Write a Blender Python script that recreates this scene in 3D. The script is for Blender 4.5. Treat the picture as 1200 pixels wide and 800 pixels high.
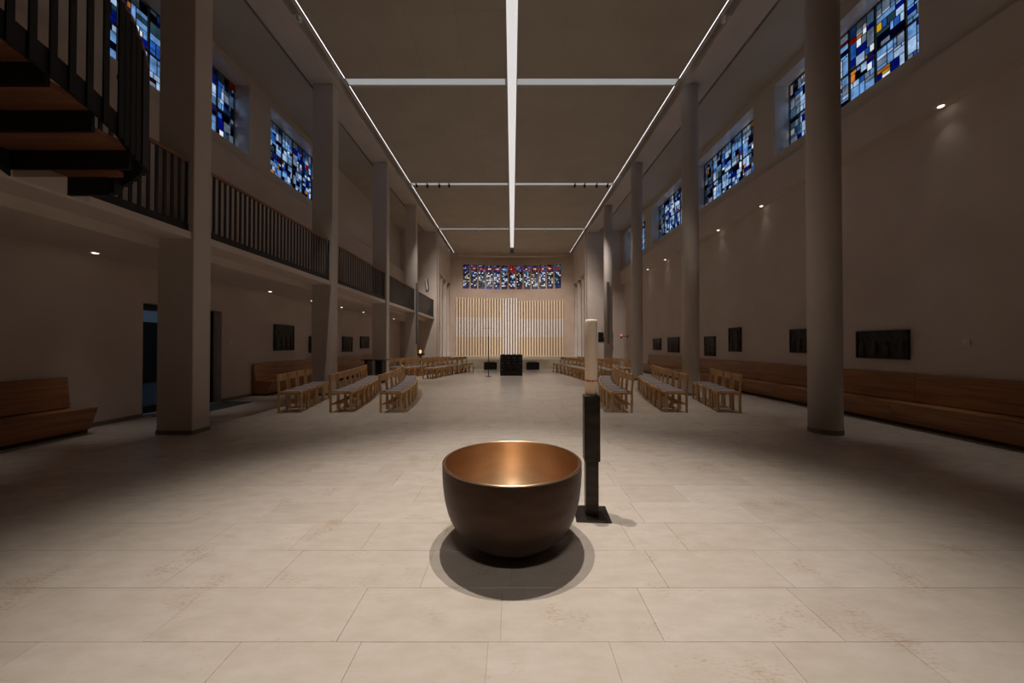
import bpy, bmesh, math, random
from mathutils import Vector, Matrix

sc = bpy.context.scene
for o in list(bpy.data.objects):
    bpy.data.objects.remove(o)
R = math.radians
C = sc.collection

# ------------------------------------------------------------------ camera
cam_d = bpy.data.cameras.new('camera')
cam_d.sensor_width = 36.0
cam_d.lens = 12.48
cam_d.clip_start = 0.05
cam_d.clip_end = 300
cam = bpy.data.objects.new('camera', cam_d)
cam.location = (0, 0, 1.42)
cam.rotation_euler = (R(90.55), 0, 0)
C.objects.link(cam)
sc.camera = cam

# ------------------------------------------------------------------ world: overcast dusk sky seen through the glass
w = bpy.data.worlds.new('world')
sc.world = w
w.use_nodes = True
bg = w.node_tree.nodes['Background']
bg.inputs[0].default_value = (0.80, 0.89, 1.0, 1)
bg.inputs[1].default_value = 1.0

# ------------------------------------------------------------------ view
vs = sc.view_settings
vs.view_transform = 'Standard'
vs.look = 'None'
vs.exposure = 0.0
vs.gamma = 1.0
vs.use_curve_mapping = False
sc.cycles.use_denoising = True
sc.cycles.max_bounces = 10
sc.cycles.diffuse_bounces = 5
sc.cycles.transparent_max_bounces = 16
sc.cycles.sample_clamp_indirect = 4.0

SPOT_GAIN = 1.0
COOL = (1.0, 0.96, 0.92)
WARM = (1.0, 0.915, 0.83)

# ------------------------------------------------------------------ materials
MATS = {}


def mat(name, col, rough=0.6, metal=0.0, spec=0.5, emit=None, estr=0.0):
    if name in MATS:
        return MATS[name]
    m = bpy.data.materials.new(name)
    m.use_nodes = True
    b = m.node_tree.nodes['Principled BSDF']
    b.inputs['Base Color'].default_value = (*col, 1)
    b.inputs['Roughness'].default_value = rough
    b.inputs['Metallic'].default_value = metal
    b.inputs['Specular IOR Level'].default_value = spec
    if emit:
        b.inputs['Emission Color'].default_value = (*emit, 1)
        b.inputs['Emission Strength'].default_value = estr
    MATS[name] = m
    return m


def noise_var(m, scale, c0, c1, lo=0.35, hi=0.65, detail=6, stretch=(1, 1, 1), coord='Object', bump=0.0, bscale=None):
    """colour variation between c0 and c1 by noise, plus fine relief"""
    nt = m.node_tree
    b = nt.nodes['Principled BSDF']
    tc = nt.nodes.new('ShaderNodeTexCoord')
    mp = nt.nodes.new('ShaderNodeMapping')
    mp.inputs['Scale'].default_value = stretch
    nt.links.new(tc.outputs[coord], mp.inputs[0])
    n = nt.nodes.new('ShaderNodeTexNoise')
    n.inputs['Scale'].default_value = scale
    n.inputs['Detail'].default_value = detail
    nt.links.new(mp.outputs[0], n.inputs['Vector'])
    r = nt.nodes.new('ShaderNodeValToRGB')
    r.color_ramp.elements[0].position = lo
    r.color_ramp.elements[0].color = (*c0, 1)
    r.color_ramp.elements[1].position = hi
    r.color_ramp.elements[1].color = (*c1, 1)
    nt.links.new(n.outputs[0], r.inputs[0])
    nt.links.new(r.outputs[0], b.inputs['Base Color'])
    if bump:
        n2 = nt.nodes.new('ShaderNodeTexNoise')
        n2.inputs['Scale'].default_value = bscale or scale * 4
        n2.inputs['Detail'].default_value = 4
        nt.links.new(mp.outputs[0], n2.inputs['Vector'])
        bp = nt.nodes.new('ShaderNodeBump')
        bp.inputs['Strength'].default_value = bump
        bp.inputs['Distance'].default_value = 0.004
        nt.links.new(n2.outputs[0], bp.inputs['Height'])
        nt.links.new(bp.outputs[0], b.inputs['Normal'])
    return m


plaster = noise_var(mat('plaster', (0.62, 0.55, 0.49), 0.75), 1.2, (0.61, 0.515, 0.455), (0.66, 0.565, 0.505), bump=0.25, bscale=60)
reveal = mat('reveal_paint', (0.60, 0.54, 0.48), 0.16)
pillar_m = noise_var(mat('pillar_paint', (0.60, 0.53, 0.48), 0.6), 1.5, (0.58, 0.51, 0.455), (0.62, 0.55, 0.495), bump=0.12, bscale=60)
ceil_m = noise_var(mat('ceiling_panel', (0.50, 0.43, 0.35), 0.8), 0.9, (0.46, 0.405, 0.335), (0.505, 0.45, 0.38), bump=0.15, bscale=120)
slot_m = mat('slot_white', (0.7, 0.68, 0.66), 0.6)
toe_shade = mat('toe_shade', (0.05, 0.045, 0.04), 0.8)
skirt_m = mat('stone_skirting', (0.22, 0.18, 0.145), 0.6)
wood = noise_var(mat('beech', (0.55, 0.33, 0.15), 0.42), 3.0, (0.60, 0.34, 0.135), (0.72, 0.44, 0.20), stretch=(1, 1, 9), bump=0.05)
bench_w = noise_var(mat('bench_oak', (0.42, 0.20, 0.085), 0.42), 2.2, (0.27, 0.108, 0.04), (0.41, 0.18, 0.07), stretch=(9, 0.6, 9), bump=0.06)
stair_w = noise_var(mat('stair_oak', (0.36, 0.15, 0.06), 0.5), 2.2, (0.15, 0.055, 0.025), (0.21, 0.085, 0.038), stretch=(0.6, 9, 9))
rail_w = noise_var(mat('handrail_wood', (0.30, 0.12, 0.05), 0.35), 3, (0.22, 0.085, 0.035), (0.32, 0.135, 0.06), stretch=(5, 0.6, 5))
seat_m = noise_var(mat('seat_fabric', (0.42, 0.36, 0.35), 0.9), 60, (0.25, 0.21, 0.205), (0.33, 0.285, 0.28))
steel = noise_var(mat('black_steel', (0.007, 0.0065, 0.006), 0.55), 6, (0.005, 0.0045, 0.004), (0.009, 0.008, 0.007))
steel2 = mat('dark_grey_steel', (0.05, 0.048, 0.047), 0.45)
bronze_dark = noise_var(mat('bronze_relief', (0.035, 0.035, 0.03), 0.5, 0.6), 9, (0.018, 0.018, 0.016), (0.055, 0.052, 0.045), bump=0.4, bscale=30)
candle_stand_m = noise_var(mat('burnished_steel', (0.035, 0.028, 0.022), 0.42, 0.6), 5, (0.024, 0.018, 0.014), (0.055, 0.042, 0.032), stretch=(1, 1, 3))
bowl_out = noise_var(mat('bowl_patina', (0.05, 0.03, 0.02), 0.48, 0.7, 0.3), 4, (0.040, 0.022, 0.014), (0.060, 0.034, 0.022), stretch=(1, 1, 4), bump=0.05)
bowl_in = noise_var(mat('bowl_gilded', (0.80, 0.56, 0.34), 0.38, 1.0), 5, (0.77, 0.53, 0.32), (0.83, 0.60, 0.39), stretch=(1, 1, 3), bump=0.03)
nt = bowl_in.node_tree
tg = nt.nodes.new('ShaderNodeTangent')
tg.direction_type = 'RADIAL'
tg.axis = 'Z'
nt.links.new(tg.outputs[0], nt.nodes['Principled BSDF'].inputs['Tangent'])
nt.nodes['Principled BSDF'].inputs['Anisotropic'].default_value = 0.75
nt.nodes['Principled BSDF'].inputs['Anisotropic Rotation'].default_value = 0.25
altar_m = noise_var(mat('altar_iron', (0.012, 0.010, 0.009), 0.4, 0.3), 8, (0.008, 0.007, 0.006), (0.018, 0.015, 0.013))
slat_cream = mat('slat_cream', (0.86, 0.70, 0.50), 0.5)
slat_white = mat('slat_white', (0.88, 0.86, 0.84), 0.45)
slat_shade = mat('slat_gap_shade', (0.34, 0.23, 0.165), 0.8)
platform_m = noise_var(mat('platform_stone', (0.52, 0.44, 0.32), 0.55), 3, (0.48, 0.40, 0.28), (0.56, 0.48, 0.36))
white_box = mat('white_plastic', (0.72, 0.70, 0.66), 0.5)
sheet_m = mat('floor_sheet', (0.04, 0.045, 0.055), 0.95)
paving_m = noise_var(mat('outdoor_paving', (0.3, 0.31, 0.33), 0.8), 2, (0.26, 0.27, 0.29), (0.34, 0.35, 0.37))
outwall_m = noise_var(mat('outdoor_fence', (0.06, 0.06, 0.055), 0.9), 2, (0.04, 0.045, 0.035), (0.09, 0.085, 0.075))


def emit_mat(name, col, s):
    m = mat(name, (0.8, 0.8, 0.8), 0.6, emit=col, estr=s)
    return m


led_m = emit_mat('led_line', (1.0, 0.93, 0.96), 2.2)
mid_diff = emit_mat('slot_diffuser_bright', (1.0, 0.98, 0.98), 0.60)
cross_diff = emit_mat('slot_diffuser_dim', (0.90, 0.96, 1.0), 0.27)
lamp_m = emit_mat('downlight_lens', (1.0, 0.88, 0.75), 3.0)
red_glow = emit_mat('red_lamp_glass', (1.0, 0.04, 0.03), 0.55)
flame_m = emit_mat('candle_glow', (1.0, 0.36, 0.08), 1.6)


def stone_mat(name, use_obj):
    m = mat(name, (0.6, 0.52, 0.43), 0.36, spec=0.45)
    nt = m.node_tree
    N = nt.nodes.new
    L = nt.links.new
    b = nt.nodes['Principled BSDF']
    geo = N('ShaderNodeNewGeometry')
    if use_obj:
        rnd = N('ShaderNodeObjectInfo').outputs['Random']
    else:
        rnd = geo.outputs['Random Per Island']
    tone = N('ShaderNodeValToRGB')
    e = tone.color_ramp.elements
    e[0].color = (0.570, 0.505, 0.440, 1)
    e[1].color = (0.620, 0.558, 0.495, 1)
    mid = e.new(0.5)
    mid.color = (0.597, 0.530, 0.464, 1)
    L(rnd, tone.inputs[0])
    # soft clouds running along the slab
    mp = N('ShaderNodeMapping')
    mp.inputs['Scale'].default_value = (1.0, 2.2, 1)
    L(geo.outputs['Position'], mp.inputs[0])
    n1 = N('ShaderNodeTexNoise')
    n1.inputs['Scale'].default_value = 4.5
    n1.inputs['Detail'].default_value = 8
    n1.inputs['Roughness'].default_value = 0.65
    L(mp.outputs[0], n1.inputs['Vector'])
    cr = N('ShaderNodeValToRGB')
    cr.color_ramp.elements[0].position = 0.3
    cr.color_ramp.elements[0].color = (0.84, 0.80, 0.75, 1)
    cr.color_ramp.elements[1].position = 0.68
    cr.color_ramp.elements[1].color = (1.05, 1.05, 1.05, 1)
    L(n1.outputs[0], cr.inputs[0])
    mx = N('ShaderNodeMix')
    mx.data_type = 'RGBA'
    mx.blend_type = 'MULTIPLY'
    mx.inputs[0].default_value = 0.65
    L(tone.outputs[0], mx.inputs[6])
    L(cr.outputs[0], mx.inputs[7])
    # ochre flecks gathered in veins
    n2 = N('ShaderNodeTexNoise')
    n2.inputs['Scale'].default_value = 34
    n2.inputs['Detail'].default_value = 7
    n2.inputs['Roughness'].default_value = 0.75
    L(mp.outputs[0], n2.inputs['Vector'])
    n3 = N('ShaderNodeTexNoise')
    n3.inputs['Scale'].default_value = 3.0
    n3.inputs['Detail'].default_value = 3
    L(geo.outputs['Position'], n3.inputs['Vector'])
    mul = N('ShaderNodeMath')
    mul.operation = 'MULTIPLY'
    L(n2.outputs[0], mul.inputs[0])
    L(n3.outputs[0], mul.inputs[1])
    fr = N('ShaderNodeValToRGB')
    fr.color_ramp.elements[0].position = 0.315
    fr.color_ramp.elements[1].position = 0.40
    L(mul.outputs[0], fr.inputs[0])
    mx2 = N('ShaderNodeMix')
    mx2.data_type = 'RGBA'
    mx2.inputs[7].default_value = (0.40, 0.265, 0.15, 1)
    sc1 = N('ShaderNodeMath')
    sc1.operation = 'MULTIPLY'
    sc1.inputs[1].default_value = 0.55
    L(fr.outputs[0], sc1.inputs[0])
    L(sc1.outputs[0], mx2.inputs[0])
    L(mx.outputs[2], mx2.inputs[6])
    L(mx2.outputs[2], b.inputs['Base Color'])
    rr = N('ShaderNodeMapRange')
    rr.inputs[3].default_value = 0.19
    rr.inputs[4].default_value = 0.30
    L(n1.outputs[0], rr.inputs[0])
    L(rr.outputs[0], b.inputs['Roughness'])
    return m


stone_obj = stone_mat('limestone_slab', True)
stone_isl = stone_mat('limestone_field', False)
grout_m = mat('grout', (0.40, 0.335, 0.27), 0.9)


def glass_mat(name, col, var=0.35):
    m = bpy.data.materials.new(name)
    m.use_nodes = True
    nt = m.node_tree
    nt.nodes.clear()
    N = nt.nodes.new
    L = nt.links.new
    out = N('ShaderNodeOutputMaterial')
    tr = N('ShaderNodeBsdfTransparent')
    gl = N('ShaderNodeBsdfGlossy')
    gl.inputs['Roughness'].default_value = 0.25
    gl.inputs['Color'].default_value = (0.5, 0.5, 0.5, 1)
    mix = N('ShaderNodeMixShader')
    mix.inputs[0].default_value = 0.02
    geo = N('ShaderNodeNewGeometry')
    n = N('ShaderNodeTexNoise')
    n.inputs['Scale'].default_value = 5
    n.inputs['Detail'].default_value = 5
    L(geo.outputs['Position'], n.inputs['Vector'])
    r = N('ShaderNodeValToRGB')
    r.color_ramp.elements[0].position = 0.3
    r.color_ramp.elements[1].position = 0.7
    r.color_ramp.elements[0].color = tuple(c * (1 - var) for c in col) + (1,)
    r.color_ramp.elements[1].color = tuple(min(1, c * (1 + var * 0.6)) for c in col) + (1,)
    L(n.outputs[0], r.inputs[0])
    L(r.outputs[0], tr.inputs['Color'])
    L(tr.outputs[0], mix.inputs[1])
    L(gl.outputs[0], mix.inputs[2])
    L(mix.outputs[0], out.inputs['Surface'])
    MATS[name] = m
    return m


GL = {
    'sky': glass_mat('glass_sky_blue', (0.40, 0.56, 0.75)),
    'pale': glass_mat('glass_pale_blue', (0.66, 0.75, 0.86), 0.25),
    'grey': glass_mat('glass_grey', (0.42, 0.46, 0.52)),
    'white': glass_mat('glass_clear', (1.0, 0.97, 0.95), 0.08),
    'royal': glass_mat('glass_royal_blue', (0.030, 0.075, 0.38)),
    'mid': glass_mat('glass_mid_blue', (0.15, 0.32, 0.62)),
    'navy': glass_mat('glass_navy', (0.010, 0.022, 0.085)),
    'teal': glass_mat('glass_teal_grey', (0.14, 0.21, 0.24)),
    'amber': glass_mat('glass_amber', (0.78, 0.42, 0.17)),
    'yellow': glass_mat('glass_yellow', (0.85, 0.60, 0.12)),
    'red': glass_mat('glass_red', (0.55, 0.02, 0.02)),
    'wine': glass_mat('glass_wine', (0.13, 0.012, 0.018)),
    'violet': glass_mat('glass_violet', (0.12, 0.08, 0.30)),
    'lead': glass_mat('glass_black', (0.004, 0.004, 0.006)),
    'green': glass_mat('glass_green', (0.03, 0.20, 0.20)),
}
door_glass = glass_mat('door_glass', (0.16, 0.19, 0.22), 0.1)  # dark tint stands in for the dim light of the courtyard
lead_m = mat('lead_came', (0.012, 0.012, 0.014), 0.6)


# ------------------------------------------------------------------ mesh helpers
class MB:
    def __init__(self):
        self.v = []
        self.f = []

    def box(self, x0, x1, y0, y1, z0, z1):
        n = len(self.v)
        self.v += [(x, y, z) for x in (x0, x1) for y in (y0, y1) for z in (z0, z1)]
        for q in ((0, 1, 3, 2), (4, 6, 7, 5), (0, 4, 5, 1), (2, 3, 7, 6), (0, 2, 6, 4), (1, 5, 7, 3)):
            self.f.append(tuple(n + i for i in q))
        return self

    def prism(self, poly, axis, a, b):
        """extrude a 2-D polygon along axis ('x': poly is (y,z); 'y': (x,z); 'z': (x,y))"""
        n = len(self.v)
        k = len(poly)
        for t in (a, b):
            for p, q in poly:
                self.v.append({'x': (t, p, q), 'y': (p, t, q), 'z': (p, q, t)}[axis])
        self.f.append(tuple(range(n, n + k)))
        self.f.append(tuple(range(n + 2 * k - 1, n + k - 1, -1)))
        for i in range(k):
            j = (i + 1) % k
            self.f.append((n + i, n + k + i, n + k + j, n + j))
        return self

    def bar(self, p, q, w, h, up=(0, 0, 1)):
        """rectangular bar from p to q, w sideways, h along up"""
        p = Vector(p)
        q = Vector(q)
        d = (q - p).normalized()
        s = d.cross(Vector(up)).normalized() * (w / 2)
        u = s.cross(d).normalized() * (h / 2)
        n = len(self.v)
        for c in (p, q):
            for a, b in ((-1, -1), (1, -1), (1, 1), (-1, 1)):
                self.v.append(tuple(c + s * a + u * b))
        self.f += [(n, n + 3, n + 2, n + 1), (n + 4, n + 5, n + 6, n + 7)]
        for i in range(4):
            j = (i + 1) % 4
            self.f.append((n + i, n + j, n + 4 + j, n + 4 + i))
        return self

    def lathe(self, prof, seg=32, c=(0, 0, 0), close=True):
        n = len(self.v)
        k = len(prof)
        for i in range(seg):
            a = 2 * math.pi * i / seg
            for r, z in prof:
                self.v.append((c[0] + r * math.cos(a), c[1] + r * math.sin(a), c[2] + z))
        for i in range(seg):
            j = (i + 1) % seg
            for t in range(k - 1):
                self.f.append((n + i * k + t, n + j * k + t, n + j * k + t + 1, n + i * k + t + 1))
        if close:
            self.f.append(tuple(n + i * k for i in range(seg))[::-1])
            self.f.append(tuple(n + i * k + k - 1 for i in range(seg)))
        return self

    def ribbon(self, pts, w, h, up=(0, 0, 1)):
        """continuous rectangular bar along a polyline"""
        pts = [Vector(p) for p in pts]
        n = len(self.v)
        for i, p in enumerate(pts):
            a = pts[max(0, i - 1)]
            b = pts[min(len(pts) - 1, i + 1)]
            d = (b - a)
            d.z = 0
            d.normalize()
            s = d.cross(Vector((0, 0, 1))).normalized() * (w / 2)
            u = Vector((0, 0, h / 2))
            for c, e in ((-1, -1), (1, -1), (1, 1), (-1, 1)):
                self.v.append(tuple(p + s * c + u * e))
        for i in range(len(pts) - 1):
            for c in range(4):
                e = (c + 1) % 4
                self.f.append((n + 4 * i + c, n + 4 * i + e, n + 4 * i + 4 + e, n + 4 * i + 4 + c))
        self.f.append((n, n + 3, n + 2, n + 1))
        m = n + 4 * (len(pts) - 1)
        self.f.append((m, m + 1, m + 2, m + 3))
        return self

    def mesh(self, name, m, bevel=0.0, smooth=False):
        me = bpy.data.meshes.new(name)
        me.from_pydata(self.v, [], self.f)
        bm = bmesh.new()
        bm.from_mesh(me)
        bmesh.ops.recalc_face_normals(bm, faces=bm.faces)
        if bevel:
            es = [e for e in bm.edges if len(e.link_faces) == 2 and e.calc_face_angle(0) > 0.6]
            bmesh.ops.bevel(bm, geom=es, offset=bevel, segments=1, affect='EDGES', clamp_overlap=True)
        bm.to_mesh(me)
        bm.free()
        if smooth:
            me.polygons.foreach_set('use_smooth', [True] * len(me.polygons))
        for q in (m if isinstance(m, (list, tuple)) else [m]):
            me.materials.append(q)
        return me


def link(name, me, parent=None, loc=(0, 0, 0), rot=(0, 0, 0), scale=None):
    o = bpy.data.objects.new(name, me)
    C.objects.link(o)
    o.location = loc
    o.rotation_euler = rot
    if scale:
        o.scale = scale
    if parent:
        o.parent = parent
    return o


def obj(name, mb, m, parent=None, bevel=0.0, smooth=False, loc=(0, 0, 0), rot=(0, 0, 0)):
    return link(name, mb.mesh(name, m, bevel, smooth), parent, loc, rot)


def tag(o, label=None, cat=None, group=None, kind=None):
    if label:
        o['label'] = label
    if cat:
        o['category'] = cat
    if group:
        o['group'] = group
    if kind:
        o['kind'] = kind
    return o


def struct(o, label):
    o['kind'] = 'structure'
    o['label'] = label
    return o


def thing(name, label, cat, loc=(0, 0, 0), rz=0.0, group=None):
    o = bpy.data.objects.new(name, None)
    o.empty_display_size = 0.1
    C.objects.link(o)
    o.location = loc
    o.rotation_euler = (0, 0, rz)
    return tag(o, label, cat, group)


def copy_tree(src, loc, rz, label, group=None):
    r = src.copy()
    C.objects.link(r)
    r.location = loc
    r.rotation_euler = (0, 0, rz)
    r['label'] = label
    if group:
        r['group'] = group
    for ch in src.children:
        c = ch.copy()
        C.objects.link(c)
        c.parent = r
        for g in ch.children:
            d = g.copy()
            C.objects.link(d)
            d.parent = c
    return r


def spot(name, loc, target, watts, cone, blend=0.5, col=WARM, rad=0.03, parent=None):
    l = bpy.data.lights.new(name, 'SPOT')
    l.energy = watts * SPOT_GAIN
    l.spot_size = R(cone)
    l.spot_blend = blend
    l.color = col
    l.shadow_soft_size = rad
    o = bpy.data.objects.new(name, l)
    C.objects.link(o)
    o.location = loc
    d = Vector(target) - Vector(loc)
    o.rotation_euler = d.to_track_quat('-Z', 'Y').to_euler()
    if parent:
        o.parent = parent
        o.matrix_parent_inverse = Matrix.Translation(parent.location).inverted()
    return o


ORD = ['first', 'second', 'third', 'fourth', 'fifth', 'sixth', 'seventh', 'eighth', 'ninth', 'tenth', 'eleventh', 'twelfth']

# ------------------------------------------------------------------ dimensions
YB, YE = -5.0, 23.2           # back wall, end wall of the aisles
XW = 7.28                     # aisle wall inner face
XBK = 7.03                    # band above the lower wall
ZC = 8.80                     # nave ceiling
COLY = [5.78 + 4.33 * i for i in range(-2, 4)]
STRIP = [-2.73, 3.6, 9.93, 16.28, 22.6]
YEND = 28.75
WIN = [(6.3 + 4.35 * i, 9.78 + 4.35 * i) for i in range(4)]
WZ0, WZ1 = 6.66, 8.60
XG = 7.70

# ------------------------------------------------------------------ floor
random.seed(7)
fl = obj('floor', MB().box(-8, 8, YB - 0.3, 23.55, -0.25, -0.004), grout_m)
struct(fl, 'pale limestone slab floor of the nave and aisles')
ROW = 0.378
known = {
    0: [-1.294, -0.72, -0.113, 0.463, 1.245],
    1: [-1.767, -0.842, -0.056, 0.73, 1.6],
    2: [-2.83, -2.08, -1.44, -0.54, 0.0, 0.917, 1.66],
    3: [-2.2, -1.55, -1.05, -0.5, 0.14, 0.86, 1.22, 2.0],
}
lens = [0.52, 0.60, 0.68, 0.78, 0.88, 0.96]
tile_me = {}


def tile_mesh(L):
    key = round(L, 3)
    if key not in tile_me:
        tile_me[key] = MB().box(-L / 2 + 0.0009, L / 2 - 0.0009, -ROW / 2 + 0.0009, ROW / 2 - 0.0009, -0.02, 0).mesh('slab', stone_obj, 0.0009)
    return tile_me[key]


XT = 7.2
field = MB()
ntile = 0
for k in range(-17, 58):
    y0 = 1.334 + ROW * k
    if y0 + ROW > 23.3:
        break
    xs = [-XT]
    if k in known:
        seed = known[k]
        left = []
        x = seed[0]
        while x > -XT + 0.5:
            x -= random.choice(lens)
            left.append(x)
        xs = [-XT] + [q for q in sorted(left) if q > -XT + 0.25] + list(seed)
        x = seed[-1]
        while x < XT - 0.9:
            x += random.choice(lens)
            if x < XT - 0.25:
                xs.append(x)
        xs.append(XT)
    else:
        x = -XT + random.uniform(0.3, 0.9)
        while x < XT - 0.25:
            xs.append(x)
            x += random.choice(lens)
        xs.append(XT)
    for a, b in zip(xs, xs[1:]):
        if 0 <= k < 14 and ntile < 296 and abs((a + b) / 2) < 1.62 * (y0 + 0.6) + 0.4:
            o = link('slab', tile_mesh(b - a), fl, ((a + b) / 2, y0 + ROW / 2, random.uniform(-0.0004, 0.0004)))
            ntile += 1
        else:
            n = len(field.v)
            field.box(a + 0.0009, b - 0.0009, y0 + 0.0009, y0 + ROW - 0.0009, -0.02, 0)
o = obj('slab_field', field, stone_isl, fl)
o['kind'] = 'stuff'

# ------------------------------------------------------------------ walls
wr = MB()
wr.box(XW, 8.0, YB, YE, 0, 5.40)
wr.box(XBK, 8.0, YB, YE, 5.40, 6.20)
wall_r = struct(obj('wall_right', wr, plaster), 'pale plaster right aisle wall with a projecting band under the windows')
up = MB()
ys = [YB] + [t for wn in WIN for t in wn] + [YE]
for a, b in zip(ys[0::2], ys[1::2]):
    up.box(XW, 8.0, a, b, 6.20, 9.1)
for a, b in WIN:
    up.box(XW, 8.0, a, b, WZ1, 9.1)
    up.prism([(XW, 6.20), (8.0, 6.20), (8.0, WZ0 + 0.24), (XG, WZ0 + 0.24), (XW, WZ0)], 'y', a, b)
obj('window_wall', up, reveal, wall_r)

wl = MB()
DY0, DY1, DZ = 7.0, 8.9, 2.26
wl.box(-8.0, -XW, YB, DY0, 0, 3.0)
wl.box(-8.0, -XW, DY1, YE, 0, 3.0)
wl.box(-8.0, -XW, DY0, DY1, DZ, 3.0)
wl.box(-8.0, -XBK, YB, YE, 3.0, 6.20)
wall_l = struct(obj('wall_left', wl, plaster), 'pale plaster left aisle wall with a doorway under the gallery')
upl = MB()
LW = WIN[:2]
ys = [YB] + [t for wn in LW for t in wn] + [YE]
for a, b in zip(ys[0::2], ys[1::2]):
    upl.box(-8.0, -XW, a, b, 6.20, 9.1)
for a, b in LW:
    upl.box(-8.0, -XW, a, b, WZ1, 9.1)
    upl.prism([(-XW, 6.20), (-8.0, 6.20), (-8.0, WZ0 + 0.24), (-XG, WZ0 + 0.24), (-XW, WZ0)], 'y', a, b)
obj('window_wall', upl, reveal, wall_l)

struct(obj('wall_back', MB().box(-8.0, 8.0, YB - 0.3, YB, 0, 9.1), stair_w), 'unseen rear wall behind the photographer, coloured dark to cut bounced light')  # dark tone invented so less light bounces onto the near walls
for s, nm in ((-1, 'left'), (1, 'right')):
    b = MB()
    x0, x1 = sorted((s * 4.93, s * 8.0))
    b.box(x0, x1, YE, YE + 0.35, 0, 9.1)
    struct(obj('wall_aisle_end_' + nm, b, plaster), 'pale plaster wall closing the %s aisle beside the chancel' % nm)
    # chancel flank: tall recess with two slim piers
    b = MB()
    def sx(a, c):
        return sorted((s * a, s * c))
    b.box(*sx(4.88, 5.5), YE + 0.35, 24.0, 0, 9.1)
    b.box(*sx(4.88, 5.5), 28.4, 29.6, 0, 9.1)
    b.box(*sx(4.88, 5.5), 24.0, 28.4, 6.3, 9.1)
    b.box(*sx(5.5, 5.7), YE + 0.35, 29.6, 0, 9.1)
    cw = struct(obj('wall_chancel_' + nm, b, plaster), 'tall plaster flank wall of the chancel on the %s with a deep recess' % nm)
    for yy in (25.2, 26.8):
        obj('pier', MB().box(*sx(4.98, 5.22), yy, yy + 0.28, 0.0, 6.3), pillar_m, cw, 0.01)

# curved end wall with thirteen lancets
def yend(x):
    return 29.0 - 0.75 * (x / 4.85) ** 2


PIT, LW_, LZ0, LZ1 = 0.617, 0.49, 5.97, 7.92
ew = MB()
br = [-4.95]
for i in range(13):
    c = (i - 6) * PIT
    br += [c - LW_ / 2, c + LW_ / 2]
br.append(4.95)


def wallseg(mb, xa, xb, z0, z1, t=0.3):
    n = max(1, int((xb - xa) / 0.3))
    for i in range(n):
        a = xa + (xb - xa) * i / n
        b = xa + (xb - xa) * (i + 1) / n
        mb.prism([(a, yend(a)), (b, yend(b)), (b, yend(b) + t), (a, yend(a) + t)], 'z', z0, z1)


for i in range(len(br) - 1):
    a, b = br[i], br[i + 1]
    if i % 2 == 1:
        wallseg(ew, a, b, 0, LZ0)
        wallseg(ew, a, b, LZ1, 9.1)
    else:
        wallseg(ew, a, b, 0, 9.1)
apse_m = noise_var(mat('apse_paint', (0.5, 0.38, 0.3), 0.75), 1.2, (0.48, 0.36, 0.285), (0.53, 0.40, 0.32), bump=0.2, bscale=60)
wall_end = struct(obj('wall_end', ew, apse_m), 'softly curved plaster chancel wall with a row of narrow windows')
pal_top = ['royal', 'mid', 'sky', 'navy', 'wine']
for i in range(13):
    rnd = random.Random(100 + i)
    c = (i - 6) * PIT
    win = struct(thing('window_%d' % (i + 20), 'x', 'x', (c, yend(c) + 0.15, LZ0)), '%s narrow stained glass light from the left in the chancel row' % (ORD[i] if i < 12 else 'thirteenth'))
    del win['category']
    me = bpy.data.meshes.new('glass_mosaic')
    vv, ff, mi = [], [], []
    keys = list(GL)
    nx, nz = 4, 17
    H = LZ1 - LZ0
    for ix in range(nx):
        for iz in range(nz):
            x0 = -LW_ / 2 + LW_ * ix / nx
            x1 = x0 + LW_ / nx
            z0 = H * iz / nz
            z1 = z0 + H / nz
            u, v = (x0 + x1) / 2 / LW_, (z0 + z1) / 2 / H
            dd = math.hypot(u * LW_, (v - 0.83) * H)
            if i in (0, 12) and rnd.random() < 0.35:
                col = rnd.choice(['navy', 'navy', 'green'])
            elif dd < 0.09:
                col = rnd.choice(['amber', 'grey', 'red', 'white'] if i != 6 else ['amber', 'red', 'yellow'])
            elif dd < 0.19:
                col = rnd.choice(['red', 'red', 'wine'] if i not in (0, 5, 7) else ['mid', 'royal', 'violet'])
            elif v > 0.68:
                col = rnd.choice(['royal', 'mid', 'navy', 'navy', 'lead', 'wine'] if i != 6 else ['red', 'wine', 'red'])
            elif v < 0.12:
                col = rnd.choice(['wine', 'wine', 'navy', 'royal'])
            elif v < 0.32:
                col = rnd.choice(['white', 'grey', 'navy', 'navy', 'wine', 'white', 'lead', 'lead'])
            else:
                col = rnd.choice(['grey', 'white', 'navy', 'lead', 'wine', 'royal', 'lead', 'lead', 'white', 'amber' if rnd.random() < 0.5 else 'grey', 'yellow' if i in (0, 3, 9, 11) else 'green'])
            n = len(vv)
            g = 0.004
            vv += [(x0 + g, 0, z0 + g), (x1 - g, 0, z0 + g), (x1 - g, 0, z1 - g), (x0 + g, 0, z1 - g)]
            ff.append((n, n + 1, n + 2, n + 3))
            mi.append(keys.index(col))
    me.from_pydata(vv, [], ff)
    for k_ in keys:
        me.materials.append(GL[k_])
    me.polygons.foreach_set('material_index', mi)
    g_ = link('glass_mosaic', me, win)
    g_['kind'] = 'stuff'
    ld = MB()
    for ix in range(nx + 1):
        x0 = -LW_ / 2 + LW_ * ix / nx
        ld.box(x0 - 0.012, x0 + 0.012, -0.012, 0.012, 0, H)
    for iz in range(nz + 1):
        z0 = H * iz / nz
        ld.box(-LW_ / 2, LW_ / 2, -0.011, 0.011, z0 - 0.012, z0 + 0.012)
    obj('lead_came', ld, lead_m, win)

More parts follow.
